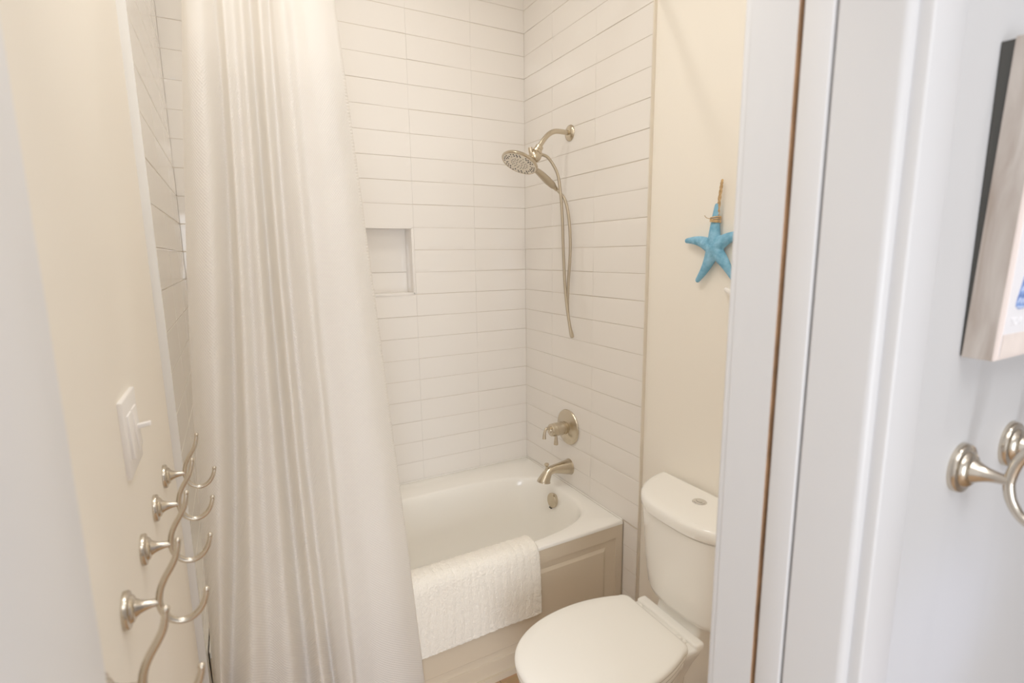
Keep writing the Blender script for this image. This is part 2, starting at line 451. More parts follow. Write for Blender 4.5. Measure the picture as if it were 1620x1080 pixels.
# sliding door, only its leading edge stands in the jamb
b = MB(); b.box((JR - 0.001, -2.0255, 0.008), (JR + 0.72, -1.9925, HEAD - 0.004))
door = struct(b.build('door_1', M['door'], smooth=True, bevel=0.0022, bseg=3))
sbox('baseboard_right', (XR - 0.012, YP1, 0), (XR + .001, -TD - 0.005, 0.10), 'trim', 0.003)
sbox('baseboard_left', (XP - .001, YP1 + .015, 0), (XP + 0.012, -TD - 0.007, 0.10), 'trim', 0.003)
sbox('baseboard_front', (-0.727, YP0 - 0.013, 0), (HXR, YP0 + .001, 0.11), 'trim', 0.003)

# ------------------------------------------------------------------ bathtub
tub = thing('bathtub', 'white alcove bathtub with recessed panel front under the tiled shower walls', 'bathtub', (0, 0, 0))
N = 128
tcx, tcy = -0.7575, -0.407
def rect_ring(x0, x1, y0, y1, z):
    r = []
    for k in range(N):
        t = 2*PI*k/N; c, s = math.cos(t), math.sin(t); m_ = max(abs(c), abs(s))
        u, v = c/m_, s/m_
        r.append(((x0+x1)/2 + u*(x1-x0)/2, (y0+y1)/2 + v*(y1-y0)/2, z))
    return r
def sup_ring(cx, cy, al, ar, bb, z, n=3.6):
    r = []
    for k in range(N):
        t = 2*PI*k/N; c, s = math.cos(t), math.sin(t)
        x = math.copysign(abs(c)**(2/n), c); y = math.copysign(abs(s)**(2/n), s)
        r.append((cx + x*(ar if x > 0 else al), cy + y*bb, z))
    return r
X0, X1, Y0, Y1 = XL + 0.003, -0.003, -0.811, -0.003
b = MB()
icx, icy = -0.745, -0.466
rs = [rect_ring(X0, X1, Y0, Y1, TUBZ - 0.016),
      rect_ring(X0, X1, Y0, Y1, TUBZ - 0.006),
      rect_ring(X0 + .002, X1 - .002, Y0 + .002, Y1 - .002, TUBZ - 0.002),
      rect_ring(X0 + .006, X1 - .006, Y0 + .006, Y1 - .006, TUBZ)]
prof = [(TUBZ, 1.030, 1.03, 1.045), (TUBZ - .002, 1.012, 1.01, 1.02), (TUBZ - .008, 0.998, .998, 1.0), (TUBZ - .018, 0.988, .990, .985),
        (TUBZ - .04, 0.975, .98, .968), (0.40, 0.95, .965, .945), (0.32, 0.90, .95, .91), (0.25, 0.85, .935, .88), (0.20, 0.815, .92, .855),
        (0.165, 0.79, .905, .83), (0.14, 0.765, .885, .80), (0.122, 0.73, .86, .76), (0.113, 0.68, .82, .70), (0.108, .5, .6, .5), (0.106, .2, .25, .2), (0.1055, .01, .01, .01)]
for z, sl, sr, sb in prof: rs.append(sup_ring(icx, icy, 0.675*sl, 0.683*sr, 0.297*sb, z))
b.rings(rs, True, False, True)
# tile flange of the rim: slight upstand along the three walls
body = b.build('basin', M['acrylic'], tub, angle=60)
# apron
b = MB()
def aring(x0, x1, z0, z1, y): return [(x0, y, z0), (x1, y, z0), (x1, y, z1), (x0, y, z1)]
ay = -0.811
b.rings([aring(X0, X1, 0.0, TUBZ - .0155, ay + .03), aring(X0, X1, 0.0, TUBZ - .0155, ay), aring(X0 + .035, X1 - .034, 0.083, 0.420, ay),
         aring(X0 + .037, X1 - .036, 0.0850, 0.4185, ay + .004), aring(X0 + .045, X1 - .044, 0.095, 0.4165, ay + .006),
         aring(X0 + .085, X1 - .085, 0.112, 0.389, ay + .0075), aring(X0 + .100, X1 - .098, 0.119, 0.376, ay + .001)], True, False, True)
b.box((X0, ay - .010, 0.0), (X1, ay + .01, 0.026))
b.build('apron', M['apron'], tub, smooth=True, angle=12, bevel=0.0)
for nm, lo, hi in (('caulk_bead', (X0, -0.0052, TUBZ - .002), (X1, -0.0022, TUBZ + .0055)), ('caulk_bead', (-0.0052, -0.810, TUBZ - .002), (-0.0020, -0.004, TUBZ + .0055)), ('caulk_bead', (XL + .0020, -0.810, TUBZ - .002), (XL + .0052, -0.004, TUBZ + .0055))):
    b = MB(); b.box(lo, hi); b.build(nm, M['acrylic'], tub, bevel=.0015)
# overflow plate on the sloped end wall
b = MB()
ov = Vector((-0.083, -0.402, 0.425)); oax = Vector((-1, 0, 0.10)).normalized()
b.lathe([(-0.012, .030), (0.006, .0355), (0.013, .0355), (0.016, .033), (0.0165, .0)], ov, oax, 40)
ovo = b.build('overflow_plate', M['nickel'], tub); ovo['label'] = 'round brushed nickel overflow plate'
b = MB(); b.box((-0.105, -0.410, 0.388), (-0.096, -0.394, 0.394)); b.build('slot', M['dark'], ovo, smooth=False)
b = MB(); b.lathe([(0, .03), (0.004, .03), (0.006, .022), (.006, 0)], (-0.28, -0.45, 0.104), (0, 0, 1)); b.build('drain', M['nickel'], tub)

# ------------------------------------------------------------------ shower valve, spout, hand shower (right tiled wall)
yv = -0.405
vt = thing('shower_valve', 'brushed nickel shower valve with round plate and two small levers above the spout', 'faucet', (0, yv, 0.782))
b = MB(); b.lathe([(0.0, .084), (0.005, .0862), (0.009, .084), (0.012, .076), (0.016, .055), (0.021, .040), (0.023, .036), (.023, 0)], (0,0,0), (-1,0,0), 56)
b.build('escutcheon', M['nickel'], vt)
b = MB(); b.lathe([(0.018, .031), (0.034, .0315), (0.035, .0300), (0.038, .0300), (0.039, .0315), (0.078, .0315), (0.080, .0295), (0.082, .0295), (0.083, .0310), (0.100, .0300), (0.105, .026), (0.106, .012), (0.110, .010)], (0,0,0), (-1,0,0), 48)
b.build('valve_body', M['nickel'], vt)
b = MB(); p = smooth_path([(-0.102,0,.008), (-0.116,0,.012), (-0.128,0,.011), (-0.135,0,-.001), (-0.138,0,-.018), (-0.139,0,-.035)], 6)
b.tube(p, lerp_list([.010,.0075,.0065,.0065,.0075,.0092], len(p)), 20); b.build('temperature_lever', M['nickel'], vt)
b = MB(); b.lathe([(0.026, .0065), (0.040, .007), (0.060, .0095), (0.075, .0112), (0.0765, .010), (.0765, 0)], (-0.073,0,0), (0,0,-1), 28); b.build('volume_lever', M['nickel'], vt)

sp = thing('tub_spout', 'brushed nickel tub spout with diverter knob below the shower valve', 'faucet', (0, -0.415, 0.585))
b = MB()
p = smooth_path([(-0.001,0,0), (-0.022,0,.001), (-0.060,0,.004), (-0.095,0,.006), (-0.120,0,-.002), (-0.136,0,-.022), (-0.148,0,-.045)], 6)
rad = lerp_list([.0395,.034,.026,.0205,.0200,.0250,.0325], len(p))
p2 = p + [p[-1] + Vector((0.001,0,0.001)), p[-1] + Vector((0.004, 0, 0.010))]; rad2 = rad + [.029, .022]
b.tube(p2, rad2, 36); b.build('spout_body', M['nickel'], sp)
b = MB(); b.lathe([(0, .009), (0.010, .0062), (0.017, .006), (0.022, .0105), (0.026, .0115), (0.030, .0100), (0.031, 0)], (-0.129,0,0.012), (-.1,0,1), 24); b.build('diverter_knob', M['nickel'], sp)

hs = thing('hand_shower', 'brushed nickel shower head with looped metal hose on the tiled wall', 'shower', (0, 0, 0))
b = MB(); b.lathe([(0, .034), (0.003, .0345), (0.006, .033), (0.012, .024), (0.015, .015), (.015, 0)], (0, -.402, 2.122), (-1,0,0), 48); b.build('flange', M['nickel'], hs)
b = MB(); p = smooth_path([(-0.002,-.402,2.122), (-0.04,-.403,2.123), (-0.075,-.404,2.122), (-0.100,-.405,2.114), (-0.122,-.405,2.099), (-0.146,-.405,2.072), (-0.168,-.405,2.040)], 6)
b.tube(p, .0108, 24); b.build('shower_arm', M['nickel'], hs)
dn = Vector((-.52, 0, -.85)).normalized()
b = MB(); b.lathe([(0, .0135), (.003, .0175), (.018, .0175), (.022, .0215), (.032, .0215), (.036, .018), (.036, 0)], (-0.158, -.405, 2.054), dn, 28); b.build('swivel_nut', M['nickel'], hs)
b = MB(); b.sphere((-0.183, -.405, 2.010), .028, 24, sq=(1, .95, .95))
b.tube([(-0.150, -.395, 2.021), (-0.166, -.399, 2.016), (-0.184, -.405, 2.010)], [.0115, .0125, .014], 20)
b.tube([(-0.206, -.404, 2.045), (-0.203, -.404, 2.030), (-0.196, -.405, 2.012)], [.009, .010, .012], 18)
b.tube([(-0.186, -.405, 2.005), (-0.198, -.404, 1.990), (-0.208, -.404, 1.978)], [.013, .012, .014], 20)
b.build('diverter_bracket', M['nickel'], hs)
# spray head disc
hn = Vector((-.45, -.10, -.89)).normalized(); hc = Vector((-0.256, -.405, 1.982))
b = MB(); b.lathe([(-0.026, .0), (-0.026, .020), (-0.022, .034), (-0.014, .058), (-0.007, .074), (0.000, .0795), (0.005, .0800), (0.009, .0765), (0.0075, .072), (0.0075, 0)], hc, hn, 64)
head = b.build('spray_head', M['nickel'], hs)
b = MB(); b.lathe([(0.0070, .0725), (0.0085, .0715), (0.0088, .045), (0.0105, .043), (0.0105, .040), (0.0085, .038), (0.0085, 0)], hc, hn, 64)
b.build('spray_face', M['spray_face'], head)['label'] = 'pale spray face'
u = Vector((1,0,0)); u = (u - hn*u.dot(hn)).normalized(); w = hn.cross(u)
b = MB()
rr = random.Random(3)
for ring, (r, n, sz) in enumerate(((.0655, 30, .0032), (.0560, 26, .0034), (.0500, 12, .0022), (.0340, 16, .0020), (.0250, 12, .0020), (.0140, 8, .0018))):
    for k in range(n):
        if ring == 0 and k % 5 == 4: continue
        if ring == 1 and k % 4 == 3: continue
        t = 2*PI*k/n + 0.1*ring
        c = hc + (u*math.cos(t) + w*math.sin(t)) * (r + rr.uniform(-.001, .001))
        b.lathe([(0.006, sz), (0.0105, sz*.9), (0.0108, 0)], c, hn, 8)
b.build('spray_nozzles', M['rubber'], head)['label'] = 'black rubber nozzles'
# handle
b = MB(); p = smooth_path([(-0.196,-.405,1.964), (-0.178,-.405,1.955), (-0.150,-.404,1.938), (-0.118,-.401,1.916), (-0.092,-.399,1.899), (-0.082,-.398,1.892)], 6)
b.tube(p, lerp_list([.009,.0115,.0150,.0172,.0152,.0120], len(p)), 24); b.build('handle', M['nickel_dark'], hs)
b = MB(); b.tube([(-0.082,-.398,1.892), (-0.0805,-.398,1.891), (-0.066,-.3985,1.879)], [.0085,.0110,.0082], 20); b.build('hose_nut', M['nickel'], hs)
A = [(-0.142,-0.3938,2.0225),(-0.118,-0.399,2.0138),(-0.092,-0.4052,1.9837),(-0.072,-0.4156,1.9346),(-0.062,-0.4212,1.8555),(-0.056,-0.4259,1.7554),(-0.054,-0.4292,1.654),(-0.052,-0.4345,1.5513),(-0.05,-0.4417,1.4474),(-0.05,-0.4573,1.3645),(-0.05,-0.4765,1.2925),(-0.05,-0.4953,1.2400)]
B = [(-0.068,-0.3968,1.8827),(-0.058,-0.4097,1.8649),(-0.046,-0.425,1.8409),(-0.04,-0.4402,1.7999),(-0.035,-0.4498,1.7343),(-0.032,-0.4536,1.6534),(-0.032,-0.451,1.5716),(-0.034,-0.4456,1.4992),(-0.038,-0.4449,1.4156),(-0.042,-0.4533,1.3425),(-0.046,-0.4726,1.2865)]
p = smooth_path(A[:-1] + [(-0.052,-0.4935,1.2420), (-0.049,-0.4962,1.2370), (-0.0455,-0.494,1.2420)] + list(reversed(B)), 8)
b = MB(); b.tube(p, .0066, 14); b.build('hose', M['nickel_dark'], hs)

# ------------------------------------------------------------------ shower curtain and rod
cols3 = [
 ((-1.4083,-.879,2.182),(-1.4695,-.875,1.396),(-1.5050,-.872,.446)),
 ((-1.3966,-.897,2.178),(-1.4385,-.905,1.398),(-1.4920,-.911,.471)),
 ((-1.3689,-.9018,2.181),(-1.4072,-.913,1.396),(-1.4821,-.9214,.472)),
 ((-1.3402,-.873,2.199),(-1.3744,-.865,1.386),(-1.4659,-.859,.414)),
 ((-1.325,-.8982,2.192),(-1.3517,-.907,1.39),(-1.4147,-.9136,.435)),
 ((-1.3047,-.888,2.2),(-1.3269,-.89,1.386),(-1.3683,-.8915,.396)),
 ((-1.285,-.897,2.2),(-1.301,-.905,1.385),(-1.3137,-.911,.387)),
 ((-1.2655,-.87,2.215),(-1.2743,-.86,1.377),(-1.2631,-.8525,.316)),
 ((-1.2465,-.8958,2.208),(-1.2527,-.903,1.381),(-1.2326,-.9084,.348)),
 ((-1.2246,-.8718,2.222),(-1.2274,-.863,1.373),(-1.195,-.8564,.289)),
 ((-1.2145,-.885,2.219),(-1.2041,-.885,1.374),(-1.1801,-.885,.305)),
 ((-1.1943,-.897,2.218),(-1.1808,-.905,1.375),(-1.1506,-.911,.313)),
 ((-1.1727,-.8874,2.227),(-1.1542,-.889,1.37),(-1.125,-.8902,.284)),
 ((-1.146,-.897,2.228),(-1.1033,-.905,1.368),(-1.0674,-.911,.275)),
 ((-1.1081,-.8958,2.236),(-1.0511,-.903,1.363),(-.9869,-.9084,.236)),
 ((-1.0741,-.8802,2.249),(-1.0002,-.877,1.354),(-.9116,-.8746,.175))]
def q3(c, z, i):
    (z0, z1, z2) = (c[0][2], c[1][2], c[2][2]); v = (c[0][i], c[1][i], c[2][i])
    zz = min(max(z, z2), z0)
    val = v[0]*(zz-z1)*(zz-z2)/((z0-z1)*(z0-z2)) + v[1]*(zz-z0)*(zz-z2)/((z1-z0)*(z1-z2)) + v[2]*(zz-z0)*(zz-z1)/((z2-z0)*(z2-z1))
    if z > z0: val += (v[0]-v[1])/(z0-z1)*(z-z0)*0.9
    if z < z2: val += (v[1]-v[2])/(z1-z2)*(z-z2)
    return val
CZ0, CZ1, NZ = 0.055, 2.535, 130
SUB = 9
curt = thing('shower_curtain', 'off-white waffle weave shower curtain hanging in folds left of the tub', 'curtain', (0, 0, 0))
b = MB(); grid = []; uvs = []
flat = None
for j in range(NZ + 1):
    z = CZ0 + (CZ1 - CZ0) * j / NZ
    pts = [(max(q3(c, z, 0), XL + 0.008), -.885 + (q3(c, z, 1) + .885) * 1.5, z) for c in cols3]
    if z > 2.2:                                   # gather towards the rod line
        k = (z - 2.2) / (CZ1 - 2.2); pts = [(x, y*(1-k*.6) + (-.885)*k*.6, zz) for x, y, zz in pts]
    row = smooth_path(pts, SUB)
    # light crumples
    out = []
    for i, q in enumerate(row):
        d = 0.0035 * noise.noise(Vector((q.x*16, 0.3, z*5))) + 0.0018 * noise.noise(Vector((q.x*30 + 7, 1.7, z*22 + q.x*18)))
        d += 0.010 * (1 - z/2.5) * noise.noise(Vector((i*0.07, 4.2, z*1.1)))
        zz = q.z
        out.append(Vector((q.x, q.y + d, zz)))
    grid.append([b.vert(q) for q in out]); uvs.append(out)
nC = len(grid[0])
for r0, r1 in zip(grid, grid[1:]):
    for k in range(nC - 1): b.face((r0[k], r0[k+1], r1[k+1], r1[k]))
# arc length at mid height gives the weave coordinate
mid = uvs[NZ // 2]; arc = [0]
for a_, c_ in zip(mid, mid[1:]): arc.append(arc[-1] + (c_ - a_).length)
cl = b.build('cloth_panel', M['curtain'], curt, angle=180, merge=False, recalc=False)
ul = cl.data.uv_layers.new(name='UVMap')
for lp in cl.data.loops:
    i = lp.vertex_index; ul.data[lp.index].uv = (arc[i % nC], CZ0 + (CZ1 - CZ0) * (i // nC) / NZ)
# folded hem on the free edge and along the bottom
b = MB()
ids = []
for j in range(NZ + 1):
    wd_ = 0.55 + 0.45 * j / NZ
    e_ = uvs[j][nC - 1]
    ids += [b.vert(e_), b.vert(e_ + Vector((.0075 * wd_, .006, 0))), b.vert(e_ + Vector((.0135 * wd_, .022, 0)))]
for j in range(NZ):
    for k in range(2): b.face((ids[j*3+k], ids[j*3+k+1], ids[(j+1)*3+k+1], ids[(j+1)*3+k]))
hm = b.build('side_hem', M['curtain'], curt, angle=180, recalc=False)
ul = hm.data.uv_layers.new(name='UVMap')
for lp in hm.data.loops: ul.data[lp.index].uv = (lp.vertex_index % 3 * .003, CZ0 + (CZ1 - CZ0) * (lp.vertex_index // 3) / NZ)
rod = thing('curtain_rod', 'straight brushed nickel curtain rod across the tub opening', 'curtain rod', (0, -0.870, 2.572))
b = MB(); b.tube([(XL + .002, 0, 0), (-0.002, 0, 0)], .0125, 24); b.build('tube', M['nickel'], rod)
for x, ax in ((XL + .0005, 1), (-0.0005, -1)):
    b = MB(); b.lathe([(0, .030), (.006, .030), (.014, .018), (.022, .016), (.022, 0)], (x, 0, 0), (ax, 0, 0), 28); b.build('end_flange', M['nickel'], rod)
for i in (1, 3, 5, 7, 9, 11, 13, 15):
    q = uvs[NZ][min(i * SUB, nC - 1)]
    b = MB(); c = Vector((q.x, -0.870, 2.552)); p = [c + Vector((0.1*.03*math.cos(2*PI*k/24), .024*math.cos(2*PI*k/24), .036*math.sin(2*PI*k/24))) for k in range(25)]
    b.tube(p, .0018, 8); o = b.build('ring', M['nickel'], curt)

# ------------------------------------------------------------------ bath mat over the tub rim
b = MB()
mx0, mx1 = -0.965, -0.437
prof = [(-0.715, 0.385), (-0.727, 0.42), (-0.735, 0.455), (-0.742, 0.485), (-0.752, 0.503), (-0.770, 0.5115), (-0.792, 0.5115), (-0.812, 0.506), (-0.8245, 0.490), (-0.829, 0.465), (-0.832, 0.42), (-0.833, 0.36), (-0.833, 0.30), (-0.832, 0.25), (-0.831, 0.236)]
PP = smooth_path([(0, y, z) for y, z in prof], 10)
NXm = 260
def mat_pt(i, j, inner=False):
    t = i / NXm; s = j / (len(PP) - 1); q = PP[j]
    a = PP[max(j-1, 0)]; c = PP[min(j+1, len(PP)-1)]; tg = (c - a).normalized(); nrm = Vector((0, tg.z, -tg.y))
    if nrm.y > 0 and j > len(PP)*.4: nrm = -nrm
    if j <= len(PP)*.4 and nrm.z < 0 and nrm.y < 0: nrm = -nrm
    x = mx0 + (mx1 - mx0) * t + 0.022 * s * t - 0.004
    rib = 0.0020 * abs(math.sin(PI * (x + .01*noise.noise(Vector((s*4, x*9, 0)))) / 0.031))
    fz = 0.0016 * noise.noise(Vector((x*70, s*60, 1.0))) + 0.0022 * noise.noise(Vector((x*190, s*150, 5.0)))
    sag = 0.006 * noise.noise(Vector((x*5, s*3, 2.0))) * max(0, s - .45)
    zz = q.z + (0.010 * noise.noise(Vector((x*6, 9, 0))) + 0.004 * noise.noise(Vector((x*45, 3, 0)))) * max(0, s - .6)
    zz += 0.004 * math.sin(t * PI) * max(0, s - .6)
    e = min(t, 1-t) * NXm / 4; e = min(1, e) ; e2 = min(1, (len(PP) - 1 - j) / 4)
    th = 0.012 * math.sqrt(max(0.02, e * e2))
    off = (th + rib + fz if not inner else 0.0015)
    return Vector((x, q.y, zz)) + nrm * off + Vector((0, -abs(sag), 0))
outer = [[b.vert(mat_pt(i, j)) for j in range(len(PP))] for i in range(NXm + 1)]
inner = [[b.vert(mat_pt(i, j, True)) for j in range(len(PP))] for i in range(NXm + 1)]
nj = len(PP)
for i in range(NXm):
    for j in range(nj - 1):
        b.face((outer[i][j], outer[i+1][j], outer[i+1][j+1], outer[i][j+1]))
        b.face((inner[i][j], inner[i][j+1], inner[i+1][j+1], inner[i+1][j]))
    b.face((outer[i][nj-1], outer[i+1][nj-1], inner[i+1][nj-1], inner[i][nj-1]))
    b.face((outer[i][0], inner[i][0], inner[i+1][0], outer[i+1][0]))
for j in range(nj - 1):
    b.face((outer[0][j], outer[0][j+1], inner[0][j+1], inner[0][j]))
    b.face((outer[NXm][j], inner[NXm][j], inner[NXm][j+1], outer[NXm][j+1]))
tag(b.build('bath_mat', M['terry'], angle=180), 'thick white ribbed terry bath mat draped over the front rim of the bathtub', 'bath mat')

# ------------------------------------------------------------------ toilet (backs onto the right wall, faces left)
TY = -1.268
toi = thing('toilet', 'white two-piece toilet with closed lid beside the bathtub', 'toilet', (0, TY, 0))
def seat_outline(sc=1.0, n=72, xh=-0.252, xt=-0.748, hw=0.190, hb=0.150):
    """closed outline in plan: straight hinge edge at xh, rounded tip at xt; y relative to the toilet axis."""
    pts = []
    xc = -0.475
    # from hinge (+y side) round the tip to hinge (-y side)
    for k in range(n + 1):
        t = PI * k / n                              # 0 -> pi
        c, s = math.cos(t), math.sin(t)
        pts.append((xc - (xc - xt) * (s ** 0.92), hw * math.copysign(abs(c) ** 0.86, c)))
    side = []
    m_ = 14
    for k in range(1, m_):                           # widest point to hinge corner
        t = k / m_; x = xc + (xh - 0.03 - xc) * t; y = hw - (hw - hb) * (t ** 2.0)
        side.append((x, y))
    cor = [(xh - .03 + .03 * math.sin(a), hb - .03 + .03 * math.cos(a)) for a in [PI/2 * k / 6 for k in range(0, 7)]]
    right = [(x, y) for x, y in side + cor]
    left = [(x, -y) for x, y in reversed(side + cor)]
    out = list(reversed(right)) + pts + list(reversed(left))
    mxx = (xh + xt) / 2
    return [(mxx + (x - mxx) * sc, y * sc) for x, y in out]
def ring_from(outl, z, dx=0.0): return [(x + dx, y, z) for x, y in outl]
# lid
b = MB()
rs = [ring_from(seat_outline(.985), .4165), ring_from(seat_outline(1.0), .4185), ring_from(seat_outline(1.004), .424), ring_from(seat_outline(1.0), .431), ring_from(seat_outline(.985), .4355), ring_from(seat_outline(.95), .4385), ring_from(seat_outline(.8), .4405), ring_from(seat_outline(.5), .442), ring_from(seat_outline(.1), .4425)]
b.rings(rs); b.build('lid', M['seat'], toi, angle=50)
b = MB()
rs = [ring_from(seat_outline(.975), .3960), ring_from(seat_outline(.985), .3975), ring_from(seat_outline(.990), .404), ring_from(seat_outline(.985), .411), ring_from(seat_outline(.965), .4145), ring_from(seat_outline(.6), .4145)]
b.rings(rs); b.build('seat', M['seat'], toi, angle=50)
# bowl and pedestal
b = MB()
def bowl(sc, z, dx=0, sy=1.0): return [(x + dx, y * sy, z) for x, y in seat_outline(sc)]
def foot(x0, x1, hw, z, n=3.0):
    o = seat_outline(1.0); r = []
    cx, a = (x0 + x1) / 2, (x1 - x0) / 2
    for x, y in o:
        t = math.atan2(y / .19, (x + .5) / .25); c, s = math.cos(t), math.sin(t)
        r.append((cx + math.copysign(abs(c) ** (2/n), c) * a, math.copysign(abs(s) ** (2/n), s) * hw, z))
    return r
rs = [foot(-.66, -.10, .125, 0), foot(-.66, -.10, .125, .012), foot(-.645, -.11, .112, .035), foot(-.63, -.12, .105, .09), foot(-.62, -.13, .106, .15), foot(-.635, -.135, .115, .20),
      bowl(.80, .27, .02, .86), bowl(.88, .32, .008, .93), bowl(.94, .355, .003, .97), bowl(.965, .375), bowl(.965, .389), bowl(.955, .3935), bowl(.92, .395)]
b.rings(rs)
# rear deck carrying the tank
def drect(x0, x1, hw, z, r=.02):
    pts = []
    for (cx, cy, a0) in ((x1 - r, hw - r, 0), (x0 + r, hw - r, 90), (x0 + r, -hw + r, 180), (x1 - r, -hw + r, 270)):
        for k in range(6):
            a = math.radians(a0 + 90 * k / 5); pts.append((cx + r*math.cos(a), cy + r*math.sin(a), z))
    return pts
b.rings([drect(-.33, -.205, .085, .15), drect(-.34, -.20, .090, .27), drect(-.345, -.190, .112, .335), drect(-.345, -.180, .128, .372), drect(-.345, -.176, .1335, .390), drect(-.344, -.178, .1325, .3965), drect(-.340, -.184, .128, .3995)])
b.rings([drect(-.30, -.03, .080, .15), drect(-.30, -.03, .082, .30), drect(-.20, -.025, .090, .37), drect(-.165, -.022, .092, .395), drect(-.160, -.022, .092, .4225)])
b.rings([drect(-.214, -.176, .1330, .392, .008), drect(-.214, -.176, .1330, .405, .008), drect(-.211, -.179, .1300, .4095, .007), drect(-.205, -.185, .1240, .4105, .005)])
b.build('bowl', M['china'], toi, angle=50)
# hinge bar
b = MB(); b.rings([drect(-.264, -.2145, .098, .397, .006), drect(-.264, -.2145, .098, .4045, .006), drect(-.261, -.2165, .095, .4075, .005)])
hg = b.build('hinge_bar', M['seat'], toi, angle=50)
b = MB(); b.box((-.2375, -.044, .4070), (-.2355, -.008, .4082)); b.build('vent_slot', M['dark'], hg, smooth=False)
for s in (-1, 1):
    b = MB(); b.rings([drect(-.272, -.236, .012, .404, .006), drect(-.272, -.236, .012, .426, .006), drect(-.268, -.240, .009, .4295, .005)])
    b.v = [Vector((p.x, p.y + s*.088, p.z)) for p in b.v]; b.build('hinge_cap', M['seat'], hg, angle=50)
# tank
def dshape(dep, hw, z, back=-0.006, n=60):
    pts = []
    for k in range(n + 1):
        ph = -PI/2 + PI*k/n; t = math.sin(ph)
        x = -dep * max(0.0, (1 - abs(t) ** 3.0)) ** 0.6
        pts.append((min(back - .002, x + back) if 0 < k < n else back, t * hw, z))
    return pts
b = MB()
rs = [dshape(.120, .170, .4215), dshape(.152, .198, .4235), dshape(.170, .213, .433), dshape(.178, .220, .455), dshape(.186, .228, .52), dshape(.198, .236, .64), dshape(.206, .241, .742), dshape(.19, .22, .745)]
b.rings(rs); b.build('tank', M['china'], toi, angle=50)
b = MB()
rs = [dshape(.200, .238, .7465, -.001), dshape(.214, .243, .7475, -.001), dshape(.2195, .2455, .751, -.001), dshape(.2215, .2465, .768, -.001), dshape(.2205, .2460, .780, -.001), dshape(.215, .2430, .788, -.001), dshape(.203, .236, .7922, -.001), dshape(.18, .222, .7938, -.003), dshape(.12, .16, .795, -.012), dshape(.03, .04, .7955, -.03)]
b.rings(rs); tl = b.build('tank_lid', M['china'], toi, angle=50)
b = MB(); bc = (-0.083, -.004, .7935)
b.lathe([(0, .0235), (.003, .0235), (.0042, .022), (.0036, .0195), (.0036, 0)], bc, (0,0,1), 40); fb = b.build('flush_button', M['chrome'], tl)
b = MB(); arc_ = [Vector((bc[0] + .0195*math.cos(a), bc[1] + .0195*math.sin(a), 0)) for a in [2*PI*k/36 for k in range(36)]]
big = [(bc[0] + .0178*math.cos(2*PI*k/36), bc[1] + .0178*math.sin(2*PI*k/36)) for k in range(36)]
b.rings([[(x, y, .7968) for x, y in big], [(x, y, .7985) for x, y in big], [(bc[0] + (x-bc[0])*.94, bc[1] + (y-bc[1])*.94, .7990) for x, y in big]])
pb = b.build('push_plate', M['chrome'], tl, angle=40)
b = MB(); p = [(bc[0] + .004 + .0125*math.cos(a), bc[1] + .0125*math.sin(a), .7991) for a in [PI*0.62 + PI*0.76*k/16 for k in range(17)]]
b.tube(p, .0006, 6); b.build('button_split', M['dark'], pb)

# ------------------------------------------------------------------ robe hooks
def make_hook(name, label, group):
    t = thing(name, label, 'hook', (0,0,0), 0, group)
    b = MB(); b.lathe([(0, .0250), (.0045, .0252), (.0065, .0240), (.0075, .0185), (.0105, .0172), (.0125, .0140), (.013, 0)], (0,0,0), (1,0,0), 48); b.build('backplate', M['nickel_hook'], t)
    b = MB(); b.lathe([(.011, .0125), (.014, .0115), (.018, .0090), (.024, .0068), (.031, .0055), (.0385, .0050), (.0385, 0)], (0,0,0), (1,0,0), 28); b.build('post', M['nickel_hook'], t)
    up = smooth_path([(.0385,0,-.003), (.0398,0,.008), (.0428,0,.020), (.0490,0,.033), (.0570,0,.046), (.0632,0,.058), (.0668,0,.071), (.0680,0,.079)], 6)
    b = MB(); b.tube(up, lerp_list([.0046,.0046,.0045,.0045,.0045,.0043,.0040,.0036], len(up)), 16); u_ = b.build('upper_prong', M['nickel_hook'], t)
    b = MB(); b.sphere((.0682,0,.0815), .0044, 16); b.build('ball_tip', M['nickel_hook'], u_)
    lo = smooth_path([(.0385,0,.003), (.0394,0,-.008), (.0425,0,-.019), (.0495,0,-.030), (.0600,0,-.0365), (.0715,0,-.0365), (.0815,0,-.0305), (.0890,0,-.020), (.0930,0,-.009), (.0942,0,-.003)], 6)
    b = MB(); b.tube(lo, lerp_list([.0046]*7 + [.0043,.0040,.0036], len(lo)), 16); l_ = b.build('lower_prong', M['nickel_hook'], t)
    b = MB(); b.sphere((.0944,0,-.0005), .0044, 16); b.build('ball_tip', M['nickel_hook'], l_)
    return t
hy = [-1.0986, -1.2600, -1.4190, -1.5840, -1.7430]
hl = ['nickel double robe hook nearest the shower curtain, farthest along the left wall',
      'second nickel double robe hook from the shower curtain on the left wall',
      'middle nickel double robe hook of the five in the left wall row',
      'fourth nickel double robe hook from the shower curtain, fully in view',
      'nearest nickel double robe hook, cut off by the bottom edge of the photo']
h0 = make_hook('robe_hook', hl[0], 'robe hooks on the left bathroom wall')
h0.location = (XP, hy[0], 1.1405)
for y, l in zip(hy[1:], hl[1:]): dup(h0, (XP, y, 1.1405), 0, l)
dup(h0, (-0.571, YP0, 1.326), -PI/2, 'nickel robe hook with a round plate on the hall wall, nearer to the door casing', 'robe hooks on the hall wall', 1.28)
dup(h0, (-0.425, YP0, 1.330), -PI/2, 'partly hidden nickel robe hook behind the first on the hall wall, at the right edge', 'robe hooks on the hall wall', 1.28)

